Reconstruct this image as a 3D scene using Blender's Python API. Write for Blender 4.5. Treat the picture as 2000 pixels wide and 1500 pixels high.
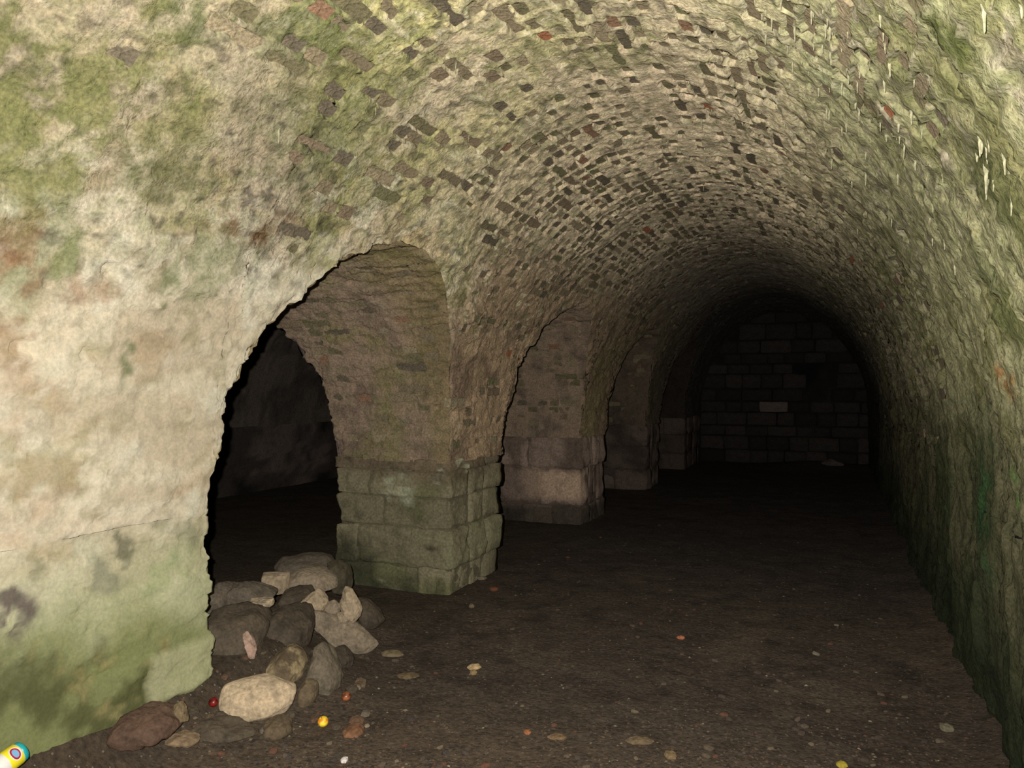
import bpy, bmesh, math, random
import numpy as np
from mathutils import Vector, Matrix

for o in list(bpy.data.objects):
    bpy.data.objects.remove(o, do_unlink=True)
scn = bpy.context.scene
COL = scn.collection
rng = random.Random(7)

# ------------------------------------------------------------------ camera, light, exposure
H = 1.5                                   # eye height in metres, unit of the plan
TH = math.atan2(629, 1500)                # the camera looks to the left of the tunnel's axis
CT, ST = math.cos(TH), math.sin(TH)
cam_d = bpy.data.cameras.new('camera')
cam = bpy.data.objects.new('camera', cam_d); COL.objects.link(cam)
cam.location = (0, 0, H); cam.rotation_euler = (math.pi / 2, 0, TH)
cam_d.sensor_width = 36; cam_d.lens = 27.0; cam_d.shift_y = 0.005
cam_d.clip_start = 0.02; cam_d.clip_end = 100
scn.camera = cam

w = bpy.data.worlds.new('dim_daylight'); scn.world = w; w.use_nodes = True
w.node_tree.nodes['Background'].inputs[0].default_value = (0.80, 0.9, 1.0, 1)
w.node_tree.nodes['Background'].inputs[1].default_value = 0.010

fl = bpy.data.lights.new('camera_flash', 'SPOT')          # the camera's own flash, up and left of the lens
fl.energy = 690; fl.color = (1.0, 0.97, 0.95); fl.shadow_soft_size = 0.010
fl.spot_size = math.radians(125); fl.spot_blend = 0.85
flo = bpy.data.objects.new('camera_flash', fl); COL.objects.link(flo)
flo.location = (-0.055 * CT, -0.055 * ST, H + 0.042)
flo.rotation_euler = (math.radians(92), 0, TH + math.radians(3))

vs = scn.view_settings
vs.view_transform = 'Standard'; vs.look = 'None'; vs.gamma = 1.0; vs.use_curve_mapping = False
vs.exposure = 0.0

# ------------------------------------------------------------------ plan (metres)
XL, XR = -1.71 * H, 0.42 * H              # side faces of the main tunnel
XM, A = (XL + XR) / 2, (XR - XL) / 2      # vault centre and half width
ZS, B = 0.64 * H, 1.39 * H                # springing height and rise
XP = -2.36 * H                            # back face of the pillars
XF = -5.2 * H                             # far wall of the side chamber
XM2, A2 = (XP + XF) / 2, (XP - XF) / 2
YEND, YBACK = 10.9 * H, -1.7 * H
BR = 0.90 * H                             # rise of the cross arches
OPEN = [(1.75 * H, 3.30 * H), (3.91 * H, 5.38 * H), (6.03 * H, 7.50 * H), (8.13 * H, 9.60 * H)]

def srgb(r, g, b):
    return np.array([((c / 255) / 12.92 if c / 255 < 0.04045 else ((c / 255 + 0.055) / 1.055) ** 2.4) for c in (r, g, b)])

def ray(px, py):
    """direction of the line of sight through a point of the 2000x1500 frame, per metre of depth"""
    a, b = (px - 1000) / 1500, (760 - py) / 1500
    return np.array([-ST + a * CT, CT + a * ST, b])
def at(px, py, d):
    r = ray(px, py) * d
    return np.array([r[0], r[1], r[2] + H])
def pix(P):
    zc = -P[..., 0] * ST + P[..., 1] * CT; xc = P[..., 0] * CT + P[..., 1] * ST
    z = np.where(np.abs(zc) < 1e-3, 1e-3, zc)
    return 1000 + 1500 * xc / z, 760 - 1500 * (P[..., 2] - H) / z, zc
def hit(px, py):
    """where that line of sight meets the tunnel's shell"""
    r = ray(px, py)
    for d in np.arange(0.5, 17, 0.01):
        x, y, z = r[0] * d, r[1] * d, r[2] * d + H
        if z < 0.0 or x > XR or x < XL or y > YEND: break
        if z > ZS and ((x - XM) / A) ** 2 + ((z - ZS) / B) ** 2 > 1: break
    return np.array([x, y, z])

# ------------------------------------------------------------------ numpy noise
def _h(ix, iy, iz, seed):
    n = (ix.astype(np.int64) * 374761393 + iy.astype(np.int64) * 668265263 + iz.astype(np.int64) * 2147483647 + seed * 1274126177) & 0xffffffff
    n = ((n ^ (n >> 13)) * 1274126177) & 0xffffffff
    n = (n ^ (n >> 16)) & 0xffffffff
    n = (n * 2246822519) & 0xffffffff
    return ((n ^ (n >> 15)) & 0xffffff) / float(0xffffff)
def vnoise(P, sc, seed=0):
    Q = P * sc if np.isscalar(sc) else P * np.array(sc)
    F = np.floor(Q); T = Q - F; T = T * T * (3 - 2 * T)
    x, y, z = F[..., 0], F[..., 1], F[..., 2]; tx, ty, tz = T[..., 0], T[..., 1], T[..., 2]
    def g(a, b, c): return _h(x + a, y + b, z + c, seed)
    l = lambda a, b, t: a + (b - a) * t
    v = l(l(l(g(0, 0, 0), g(1, 0, 0), tx), l(g(0, 1, 0), g(1, 1, 0), tx), ty),
          l(l(g(0, 0, 1), g(1, 0, 1), tx), l(g(0, 1, 1), g(1, 1, 1), tx), ty), tz)
    return v * 2 - 1
def fbm(P, sc, oc=4, seed=0):
    s = np.array(sc, float) * np.ones(3); a, t, v = 1.0, 0.0, 0
    for i in range(oc):
        v = v + a * vnoise(P, s, seed + i * 17); t += a; a *= 0.55; s = s * 2.03
    return v / t * 1.6
def sm(x, a, b):
    t = np.clip((x - a) / (b - a), 0, 1); return t * t * (3 - 2 * t)
def hash2(a, b, seed=0):
    a = np.asarray(a, float); b = np.asarray(b, float)
    return _h(a, b, a * 0 + 3, seed)

# ------------------------------------------------------------------ objects and tags
def new_mesh(name, V, F, cols=None, smooth=True, mat=None, crust=None):
    me = bpy.data.meshes.new(name)
    V = np.asarray(V, np.float32).reshape(-1, 3); F = np.asarray(F, np.int32)
    n, k = F.shape
    me.vertices.add(len(V)); me.vertices.foreach_set('co', V.ravel())
    me.loops.add(n * k); me.loops.foreach_set('vertex_index', F.ravel())
    me.polygons.add(n); me.polygons.foreach_set('loop_start', np.arange(0, n * k, k, dtype=np.int32))
    try: me.polygons.foreach_set('loop_total', np.full(n, k, np.int32))
    except Exception: pass
    me.polygons.foreach_set('use_smooth', np.full(n, smooth))
    me.update(calc_edges=True); me.validate()
    if cols is not None:
        a = me.color_attributes.new('Col', 'FLOAT_COLOR', 'POINT')
        c = np.ones((len(V), 4), np.float32); c[:, :3] = np.clip(np.asarray(cols).reshape(-1, 3), 0, 1)
        if crust is not None: c[:, 3] = np.asarray(crust).ravel()
        a.data.foreach_set('color', c.ravel())
    if mat: me.materials.append(mat)
    return me
def add(name, me, parent=None, kind=None, **k):
    o = bpy.data.objects.new(name, me); COL.objects.link(o)
    if parent is not None: o.parent = parent
    if kind: o['kind'] = kind
    for a, b in k.items(): o[a] = b
    return o
def empty(name, loc, label, cat, group=None):
    o = bpy.data.objects.new(name, None); COL.objects.link(o); o.location = loc; o.empty_display_size = 0.1
    o['label'] = label; o['category'] = cat
    if group: o['group'] = group
    return o
def grid_faces(n, m, flip=False):
    i = np.arange(n * m).reshape(n, m)
    a, b, c, d = i[:-1, :-1].ravel(), i[1:, :-1].ravel(), i[1:, 1:].ravel(), i[:-1, 1:].ravel()
    return np.stack([a, d, c, b] if flip else [a, b, c, d], 1)

# ------------------------------------------------------------------ materials
def material(name, rough=0.9, fine=(60, 0.35), spec=0.25, bump=0.5, bump_sc=90, grains=None, mott=None, stretch=None, bdist=0.02):
    m = bpy.data.materials.new(name); m.use_nodes = True
    nt = m.node_tree; N = nt.nodes; L = nt.links; N.clear()
    out = N.new('ShaderNodeOutputMaterial'); bs = N.new('ShaderNodeBsdfPrincipled'); L.new(bs.outputs[0], out.inputs[0])
    bs.inputs['Roughness'].default_value = rough
    bs.inputs['Specular IOR Level'].default_value = spec; bs.inputs['Diffuse Roughness'].default_value = 0.55
    at_ = N.new('ShaderNodeAttribute'); at_.attribute_name = 'Col'
    tc = N.new('ShaderNodeTexCoord'); mp = N.new('ShaderNodeMapping'); L.new(tc.outputs['Object'], mp.inputs[0])
    if stretch: mp.inputs['Scale'].default_value = stretch
    def noise(sc, det, dist=0.0):
        n = N.new('ShaderNodeTexNoise'); n.inputs['Scale'].default_value = sc; n.inputs['Detail'].default_value = det
        n.inputs['Roughness'].default_value = 0.62; n.inputs['Distortion'].default_value = dist
        L.new(mp.outputs[0], n.inputs['Vector']); return n
    def ramp(src, stops):
        r = N.new('ShaderNodeValToRGB'); e = r.color_ramp.elements
        e[0].position, e[0].color = stops[0][0], (*stops[0][1], 1); e[1].position, e[1].color = stops[-1][0], (*stops[-1][1], 1)
        for p, c in stops[1:-1]:
            x = e.new(p); x.color = (*c, 1)
        L.new(src, r.inputs[0]); return r
    def mix(bt, a, b, fac=1.0):
        x = N.new('ShaderNodeMix'); x.data_type = 'RGBA'; x.blend_type = bt
        if isinstance(fac, float): x.inputs[0].default_value = fac
        else: L.new(fac, x.inputs[0])
        L.new(a, x.inputs[6])
        if isinstance(b, tuple): x.inputs[7].default_value = (*b, 1)
        else: L.new(b, x.inputs[7])
        return x.outputs[2]
    c = at_.outputs['Color']
    n1 = noise(fine[0], 5)
    lo, hi = 1 - fine[1] * 1.6, 1 + fine[1] * 1.6
    r1 = ramp(n1.outputs['Fac'], [(0.3, (lo, lo, lo)), (0.7, (hi, hi, hi))])
    c = mix('MULTIPLY', c, r1.outputs[0], at_.outputs['Alpha'])
    if mott:
        n2 = noise(mott[0], 6, 0.6)
        r2 = ramp(n2.outputs['Fac'], [(0.30, mott[1]), (0.5, (1, 1, 1)), (0.72, mott[2])])
        c = mix('MULTIPLY', c, r2.outputs[0], at_.outputs['Alpha'])
    if grains:
        for sc, thr, gc in grains:
            v = N.new('ShaderNodeTexVoronoi'); v.inputs['Scale'].default_value = sc; v.inputs['Randomness'].default_value = 1
            L.new(mp.outputs[0], v.inputs['Vector'])
            sp = N.new('ShaderNodeSeparateColor'); L.new(v.outputs['Color'], sp.inputs[0])
            a = N.new('ShaderNodeMath'); a.operation = 'LESS_THAN'; L.new(v.outputs['Distance'], a.inputs[0]); a.inputs[1].default_value = 0.36
            b = N.new('ShaderNodeMath'); b.operation = 'GREATER_THAN'; L.new(sp.outputs[0], b.inputs[0]); b.inputs[1].default_value = thr
            d = N.new('ShaderNodeMath'); d.operation = 'MULTIPLY'; L.new(a.outputs[0], d.inputs[0]); L.new(b.outputs[0], d.inputs[1])
            c = mix('MIX', c, gc, d.outputs[0])
    L.new(c, bs.inputs['Base Color'])
    nb = noise(bump_sc, 6); nb2 = noise(bump_sc * 0.28, 4)
    ad = N.new('ShaderNodeMath'); ad.operation = 'MULTIPLY_ADD'; L.new(nb2.outputs['Fac'], ad.inputs[0]); ad.inputs[1].default_value = 1.6; L.new(nb.outputs['Fac'], ad.inputs[2])
    bp = N.new('ShaderNodeBump'); bp.inputs['Strength'].default_value = bump; bp.inputs['Distance'].default_value = bdist
    sm_ = N.new('ShaderNodeMath'); sm_.operation = 'MULTIPLY'; sm_.inputs[1].default_value = bump; L.new(at_.outputs['Alpha'], sm_.inputs[0]); L.new(sm_.outputs[0], bp.inputs['Strength'])
    L.new(ad.outputs[0], bp.inputs['Height']); L.new(bp.outputs[0], bs.inputs['Normal'])
    return m
M_VAULT = material('lime_crusted_vault', fine=(75, 0.25), mott=(17, (0.70, 0.76, 0.62), (1.2, 1.13, 1.12)), bump=0.85, bump_sc=42, bdist=0.022, rough=0.8, spec=0.3)
M_WALL = material('limewashed_wall', fine=(48, 0.12), mott=(7, (0.86, 0.84, 0.74), (1.05, 1.05, 1.05)), bump=0.5, bump_sc=48, bdist=0.02, rough=0.85)
M_RIGHT = material('mossy_rubble_wall', fine=(70, 0.3), mott=(15, (0.55, 0.6, 0.5), (1.3, 1.3, 1.2)), bump=0.9, bump_sc=45, bdist=0.03, rough=0.75, spec=0.35, stretch=(1, 1, 0.45))
M_BRICK = material('old_brick', fine=(70, 0.3), mott=(22, (0.7, 0.74, 0.62), (1.3, 1.26, 1.2)), bump=0.7, bump_sc=70)
M_STONE = material('rough_stone', fine=(55, 0.22), mott=(13, (0.7, 0.7, 0.66), (1.15, 1.12, 1.1)), bump=0.6, bump_sc=60, bdist=0.015, rough=0.8, spec=0.3)
M_SOIL = material('trodden_earth', fine=(45, 0.28), mott=(5, (0.75, 0.74, 0.72), (1.2, 1.18, 1.14)), bump=0.8, bump_sc=55, bdist=0.02, rough=0.85, spec=0.2,
                  grains=[(75, 0.97, (0.15, 0.13, 0.09)), (48, 0.985, (0.14, 0.07, 0.045)), (110, 0.985, (0.2, 0.18, 0.13))])
M_PEBBLE = material('pebble', fine=(120, 0.2), bump=0.3, bump_sc=150)

def plain(name, col, rough=0.4, spec=0.5):
    m = bpy.data.materials.new(name); m.use_nodes = True
    nt = m.node_tree; b = nt.nodes['Principled BSDF']
    n = nt.nodes.new('ShaderNodeTexNoise'); n.inputs['Scale'].default_value = 60
    r = nt.nodes.new('ShaderNodeValToRGB'); r.color_ramp.elements[0].color = (*(np.array(col) * 0.75), 1); r.color_ramp.elements[1].color = (*np.clip(np.array(col) * 1.1, 0, 1), 1)
    nt.links.new(n.outputs['Fac'], r.inputs[0]); nt.links.new(r.outputs[0], b.inputs['Base Color'])
    b.inputs['Roughness'].default_value = rough; b.inputs['Specular IOR Level'].default_value = spec
    return m

# ------------------------------------------------------------------ pigment of the masonry (stains, moss, lime) with painted brightness, by place
LIME = srgb(220, 207, 176); TAN = srgb(184, 170, 138); OLIVE = srgb(142, 140, 88); MOSS = srgb(92, 104, 52)
DMOSS = srgb(52, 64, 30); GREYB = srgb(112, 102, 86); DARK = srgb(66, 60, 52); RUST = srgb(150, 92, 52)
GREEN = srgb(58, 120, 58); BROWN = srgb(122, 100, 74); PALEG = srgb(176, 182, 138); PINK = srgb(205, 182, 152)
# stain: (frame x, y, half width m along wall, half height m, colour, strength)
STAINS = [(30, 165, .16, .14, srgb(70, 60, 52), .8), (10, 240, .2, .16, OLIVE, .7), (30, 470, .13, .12, RUST, .38), (20, 660, .12, .1, RUST, .32),
          (10, 560, .12, .1, RUST, .25), (175, 570, .13, .05, RUST, .35), (470, 445, .2, .05, srgb(130, 98, 62), .85), (550, 430, .12, .04, srgb(140, 105, 70), .6),
          (60, 350, .2, .12, OLIVE, .6), (260, 240, .35, .16, OLIVE, .55), (150, 130, .25, .3, OLIVE, .8), (700, 200, .3, .2, OLIVE, .5),
          (330, 570, .04, .25, srgb(130, 136, 92), .8), (250, 690, .035, .13, srgb(118, 124, 84), .9), (120, 510, .04, .2, srgb(140, 146, 98), .8),
          (410, 520, .1, .2, srgb(160, 160, 118), .6), (70, 925, .14, .05, srgb(176, 158, 118), .7), (240, 1080, .05, .09, srgb(116, 112, 88), .8), (200, 1130, .09, .07, srgb(140, 140, 116), .6),
          (20, 1190, .07, .09, srgb(104, 92, 84), .9), (330, 1130, .12, .12, srgb(172, 180, 130), .6), (300, 330, .2, .1, srgb(120, 116, 76), .5),
          (200, 330, .05, .12, PINK, .5), (480, 150, .1, .05, PINK, .6), (760, 900, .1, .1, PALEG, .5), (100, 960, .12, .02, srgb(160, 140, 104), .6),
          (610, 30, .18, .1, MOSS, .5), (380, 40, .1, .06, MOSS, .6), (1100, 100, .3, .2, OLIVE, .35), (1870, 70, .07, .1, srgb(96, 104, 48), .9),
          (1690, 190, .12, .1, srgb(110, 96, 70), .8), (1640, 160, .12, .16, PALEG, .4), (1950, 250, .15, .2, OLIVE, .8), (1970, 420, .15, .2, srgb(96, 100, 56), .8),
          (1985, 740, .08, .06, srgb(170, 110, 50), .9), (1960, 560, .12, .2, MOSS, .5), (1940, 960, .05, .35, srgb(64, 104, 58), .6), (1990, 960, .06, .1, srgb(120, 150, 80), .9),
          (1865, 1100, .035, .17, srgb(130, 136, 94), .9), (1960, 1180, .04, .1, srgb(110, 140, 90), .9), (1900, 1240, .25, .25, DMOSS, .7), (1955, 1330, .04, .12, srgb(120, 130, 90), .8),
          (1760, 800, .3, .5, srgb(92, 84, 60), .3), (900, 560, .12, .25, srgb(110, 104, 60), .5), (850, 760, .1, .2, srgb(130, 110, 66), .5)]
STN = [(hit(a, b), c, d, e, f) for a, b, c, d, e, f in STAINS]

def mixc(c, k, w): return c * (1 - w[..., None]) + k * w[..., None]
def pigment(P, part='vault'):
    x, y, z = P[..., 0], P[..., 1], P[..., 2]
    n1 = fbm(P, 1.3, 4, 1); n2 = fbm(P, 4.0, 4, 5); n3 = fbm(P, 11.0, 3, 9); n4 = fbm(P, [3, 3, 0.9], 4, 33); n5 = fbm(P, 26.0, 2, 77)
    side = np.clip((x - XM) / A, -1.2, 1.2)
    c = np.ones(P.shape) * TAN
    left = sm(-side, 0.35, 0.85) * (1 - sm(y, 3.2, 6.5))
    c = mixc(c, LIME, left * (1 - sm(z, 1.75, 2.5) * 0.75))
    pr = sm(y + 0.25 * n2, 4.25, 4.95) * sm(-side, 0.45, 0.85)
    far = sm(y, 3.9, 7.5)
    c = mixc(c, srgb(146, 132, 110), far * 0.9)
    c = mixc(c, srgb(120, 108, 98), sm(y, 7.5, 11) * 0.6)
    hi = sm(z, 1.9, 2.3) * (1 - sm(y, 3.0, 5.2)) * sm(-side, -0.1, 0.5)
    c = mixc(c, srgb(172, 168, 106), hi * sm(n1 + 0.35 * n2, -0.5, 0.35) * 0.85)
    c = mixc(c, OLIVE, hi * sm(n2 + 0.5 * n1, 0.05, 0.6) * 0.75)
    c = mixc(c, OLIVE, sm(n1 - 0.2, 0.0, 0.7) * (1 - far) * 0.5 * sm(z, 1.6, 2.1))
    rt = sm(side, 0.15, 0.75)
    c = mixc(c, srgb(178, 178, 128), rt * 0.75 * (1 - far * 0.8))
    c = mixc(c, OLIVE, rt * sm(n2, 0.0, 0.5) * 0.75)
    c = mixc(c, srgb(198, 186, 158), sm(n3 + 0.5 * n2, 0.35, 0.8) * sm(z, 1.7, 2.2) * 0.55)
    c = mixc(c, GREYB, sm(n3 - 0.6 * n1, 0.32, 0.75) * sm(z, 1.7, 2.2) * 0.45)
    crown = sm(y, 3.0, 4.2) * (1 - sm(y, 6.5, 9)) * sm(z, 2.2, 2.8)
    c = mixc(c, srgb(206, 188, 156), crown * 0.55)
    c = mixc(c, PINK, sm(n2 * 0.7 - n1, 0.2, 0.8) * left * 0.5)
    c = mixc(c, srgb(198, 186, 140), sm(n3 + n5 * .4, 0.2, 0.8) * left * 0.5)
    c = mixc(c, srgb(186, 160, 122), sm(fbm(P, [2.2, 2.2, 5.5], 4, 35), 0.22, 0.7) * left * 0.6)
    c = mixc(c, srgb(228, 222, 196), sm(fbm(P, 5.5, 3, 36), 0.3, 0.7) * left * 0.5)
    c = mixc(c, srgb(120, 112, 90), (1 - sm(np.abs(fbm(P, [1.5, 1.5, 5], 4, 37)), 0.005, 0.03)) * left * 0.35 * sm(n1, -0.2, 0.3))
    c = mixc(c, srgb(150, 150, 108), sm(n4, 0.25, 0.7) * left * sm(z, 1.35, 1.9) * 0.75)
    bw = srgb(138, 118, 92) * np.ones(P.shape); bw = mixc(bw, srgb(96, 80, 66), sm(n2 + n4 * .5, 0, .6) * .7); bw = mixc(bw, srgb(128, 122, 76), sm(n1 + .4 * n2, .1, .6) * .4)
    c = c * (1 - pr[..., None]) + bw * pr[..., None]
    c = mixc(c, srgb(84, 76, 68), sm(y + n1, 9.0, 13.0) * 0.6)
    if part == 'vault':
        c = mixc(c, srgb(112, 110, 74), sm(n3 + 0.8 * n5 + 0.3 * n2, 0.22, 0.55) * sm(z, 1.7, 2.1) * 0.45)
        c = mixc(c, srgb(84, 76, 62), sm(n5 - 0.7 * n3 + 0.4 * n1, 0.45, 0.8) * sm(z, 1.7, 2.1) * 0.6)
        c = mixc(c, srgb(212, 200, 170), sm(fbm(P, [34, 20, 34], 2, 91) + 0.5 * n3, 0.5, 0.9) * sm(z, 1.7, 2.1) * 0.6 * (1 - far * .7))
    fk = fbm(P, [3.2, 3.2, 6.5], 5, 75); fk2 = fbm(P, [7, 7, 12], 4, 76)
    lw = (1 - sm(x, XL + 0.1, XL + 0.8)) * (1 - sm(y, 3.4, 4.6))
    c = mixc(c, srgb(170, 148, 112), lw * sm(-fk, 0.27, 0.36) * 0.3); c = mixc(c, srgb(232, 224, 196), lw * sm(fk, 0.10, 0.2) * 0.35); c = c * (1 - 0.16 * lw * sm(n5 + n3 * .5, 0.0, 0.6))[..., None]
    c = mixc(c, srgb(134, 122, 98), lw * sm(np.exp(-((fk - 0.125) / 0.02) ** 2) * sm(n2, -0.1, 0.5), 0.3, 0.9) * 0.5)
    if part in ('wall_left',):
        low = 1 - sm(z, 0.55, 1.12)
        c = mixc(c, srgb(176, 180, 130), low * 0.75)
        c = mixc(c, srgb(128, 130, 102), sm(n2 + 0.4 * n3, 0.15, 0.6) * (1 - sm(z, 0.8, 1.3)) * 0.55)
        mw = 1 - sm(z + 0.16 * n1 + 0.10 * n2 + 0.2 * (y - 2.2), 0.38, 0.66)
        c = mixc(c, srgb(122, 128, 70), mw * 0.8)
        c = mixc(c, srgb(84, 84, 48), mw * sm(n2 + 0.5 * n3, -0.15, 0.5) * 0.8)
        c = mixc(c, srgb(170, 158, 104), mw * sm(n3, 0.3, 0.8) * 0.6)
    if part in ('wall_right', 'vault'):
        lowr = rt * (1 - sm(z, 0.9, 1.75))
        c = mixc(c, srgb(98, 94, 64), lowr * 0.85)
        c = mixc(c, srgb(62, 76, 38), lowr * sm(n4 + 0.4 * n1, -0.4, 0.4) * 0.8 * (1 - sm(y, 5, 8)))
        c = mixc(c, srgb(60, 104, 56), lowr * sm(n4 + 0.3 * n3, 0.45, 0.8) * 0.7 * (1 - sm(y, 4.5, 6)))
        c = mixc(c, srgb(44, 54, 28), (1 - sm(z + 0.12 * n2, 0.2, 0.95)) * rt * 0.85)
    if part == 'soffit' or part == 'pier':
        c = np.ones(P.shape) * srgb(146, 126, 104)
        c = mixc(c, srgb(104, 88, 76), sm(n2 + n3 * .4, 0.0, 0.6) * 0.75)
        c = mixc(c, srgb(150, 138, 112), sm(n3 + 0.3 * n1, 0.3, 0.8) * 0.6)
        c = mixc(c, srgb(128, 122, 74), sm(n1 + 0.4 * n2, 0.1, 0.6) * 0.6 * (1 - sm(y, 6, 8)))
        c = mixc(c, srgb(130, 116, 76), sm(x, -2.85, -2.6) * (1 - sm(y, 5.5, 7)) * 0.6)
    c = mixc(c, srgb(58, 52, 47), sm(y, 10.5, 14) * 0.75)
    if part != 'soffit':
        for q, wx, wz, sc, st in STN:
            d = P - q
            lat = np.sqrt(d[..., 0] ** 2 + d[..., 1] ** 2) if abs(side.max() - side.min()) < 0.1 else np.hypot(d[..., 1], d[..., 0] * 0.7)
            e = np.exp(-((lat / wx) ** 2 + (d[..., 2] / wz) ** 2) * 0.7) * (1 + 1.0 * n3 + 0.9 * n2 + 0.5 * n5)
            c = mixc(c, sc, np.clip(sm(e, 0.2, 0.9), 0, 1) * st)
    if part in ('vault', 'wall_left', 'wall_right'):     # light level put into the colour: crown lifted, near and right walls dimmed
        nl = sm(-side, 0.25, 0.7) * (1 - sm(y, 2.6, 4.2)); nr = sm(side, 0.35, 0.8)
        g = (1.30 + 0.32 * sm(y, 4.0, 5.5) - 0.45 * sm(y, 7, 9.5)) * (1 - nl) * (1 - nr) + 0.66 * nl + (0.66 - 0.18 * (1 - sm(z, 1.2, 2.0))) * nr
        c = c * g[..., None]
    elif part == 'soffit': c = c * 1.08
    return np.clip(c, 0.002, 0.85)

def crusty(P):
    side = (P[..., 0] - XM) / A
    smooth = sm(-side, 0.35, 0.8) * (1 - sm(P[..., 1], 3.4, 5.2)) * (1 - sm(P[..., 2] + 0.3 * fbm(P, 1.5, 2, 88), 1.5, 2.3))
    return 1 - 0.62 * smooth

def relief(P, edge=None, part='vault'):
    """depth of crust, blisters and hollows, towards the room"""
    x, y, z = P[..., 0], P[..., 1], P[..., 2]
    d = 0.020 * fbm(P, 1.6, 3, 50)
    zone = sm(x, XM - 0.2, XM + 0.9)
    lw = 1 - sm(x, XL + 0.1, XL + 0.7)
    fk = fbm(P, [3.2, 3.2, 6.5], 5, 75); fk2 = fbm(P, [7, 7, 12], 4, 76)
    d = d + lw * (0.011 * sm(fk, 0.12, 0.15) - 0.010 * sm(-fk, 0.30, 0.33) + 0.006 * sm(fk2, 0.22, 0.26) + 0.007 * fbm(P, 13, 3, 78))
    rough = 0.35 + 0.65 * sm(z, 1.7, 2.3)
    d = d + 0.010 * rough * fbm(P, 9, 4, 60)
    ter = fbm(P, 3.2, 4, 70) + 0.25 * fbm(P, 12, 2, 71)
    d = d + (0.012 * sm(ter, 0.18, 0.24) + 0.012 * sm(ter, -0.32, -0.27)) * (0.3 + 0.7 * zone)
    if part == 'wall_right' or part == 'vault':
        lowr = zone * (1 - sm(z, 1.2, 2.2))
        d = d + lowr * (0.035 * fbm(P, [3, 3, 1.2], 4, 80) + 0.018 * fbm(P, [14, 14, 4], 3, 81))
    if edge is not None:
        d = d - 0.010 * (1 - sm(edge, 0.0, 0.16)) ** 2
        blk = hash2(np.floor(z / 0.085), np.floor(y / 0.11), 5) - 0.5
        d = d + (blk * 0.030 + 0.008 * fbm(P, 18, 2, 90)) * (1 - sm(edge, 0.02, 0.14))
    return d

# ------------------------------------------------------------------ vault geometry helpers
def ell(t, xm, a):                      # t = 0 at left springing, pi at right springing
    return xm - a * np.cos(t), ZS + B * np.sin(t)
def ell_n(t, a):                        # inward normal
    nx, nz = np.cos(t) / a, -np.sin(t) / B
    l = np.hypot(nx, nz); return nx / l, nz / l
def arch_z(y):
    """height of the cross arches over the left wall line; springing height on the piers"""
    z = np.full(np.shape(y), ZS, float)
    for a, b in OPEN:
        u = (y - (a + b) / 2) / ((b - a) / 2)
        z = np.where(np.abs(u) < 1, ZS + BR * np.sqrt(np.clip(1 - u * u, 0, 1)), z)
    return z
def y_samples():
    Y = list(np.linspace(YBACK, 1.2, 110)) + list(np.linspace(1.2, OPEN[0][0], 105))[1:]
    for k, (a, b) in enumerate(OPEN):
        n = [250, 130, 64, 44][k]
        ph = np.linspace(0, math.pi, n); Y += list((a + b) / 2 - (b - a) / 2 * np.cos(ph))[1:]
        nxt = OPEN[k + 1][0] if k < 3 else YEND
        Y += list(np.linspace(b, nxt, [62, 40, 22, 26][k]))[1:]
    return np.array(Y)
YS = y_samples()
# arc length from the crown (signed, left negative)
_tt = np.linspace(0, math.pi, 2001); _x, _z = ell(_tt, XM, A)
_s = np.concatenate([[0], np.cumsum(np.hypot(np.diff(_x), np.diff(_z)))]); _s -= np.interp(math.pi / 2, _tt, _s)
t2s = lambda t: np.interp(t, _tt, _s)
s2t = lambda s: np.interp(s, _s, _tt)

CH, BL = 0.078, 0.255                    # course height, brick length with its joint
def cell(s, y, off=0):
    ci = np.floor(s / CH); fs = s / CH - ci
    yy = y / BL + 0.5 * (ci % 2) + 0.18 * (hash2(ci, ci * 0, 21 + off) - 0.5)
    bi = np.floor(yy); fy = yy - bi
    return ci, bi, fs, fy
def halves(ci, bi, off=0): return hash2(ci, bi, 31 + off) < 0.6     # a cell of two half bricks (headers)
def vault_expo(s, y):
    P = np.stack([s, y, s * 0 + 1.7], -1)
    z = 0.62 - 0.40 * sm(-s, 0.9, 1.7) - 0.35 * sm(y, 7.5, 10.5) - 0.22 * sm(s, 0.5, 1.5) * (1 - sm(y, 4.5, 6)) + 0.22 * sm(y, 4.6, 5.4) * (1 - sm(y, 7, 8)) * (1 - sm(s, 0.4, 1.4))
    z = z - 0.3 * sm(-s, 0.5, 1.3) * (1 - sm(y, 2.2, 3.2)) - 0.25 * sm(s, 0.7, 1.4) * (1 - sm(y, 3.8, 5.2))
    return z + 0.42 * fbm(P, 1.5, 3, 120) - 0.12

def exposed(ci, bi, hf, yc, sc, off=0, fn=vault_expo):
    return hash2(ci * 2 + hf, bi, 41 + off) < np.clip(fn(sc, yc), 0, 0.93)

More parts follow.
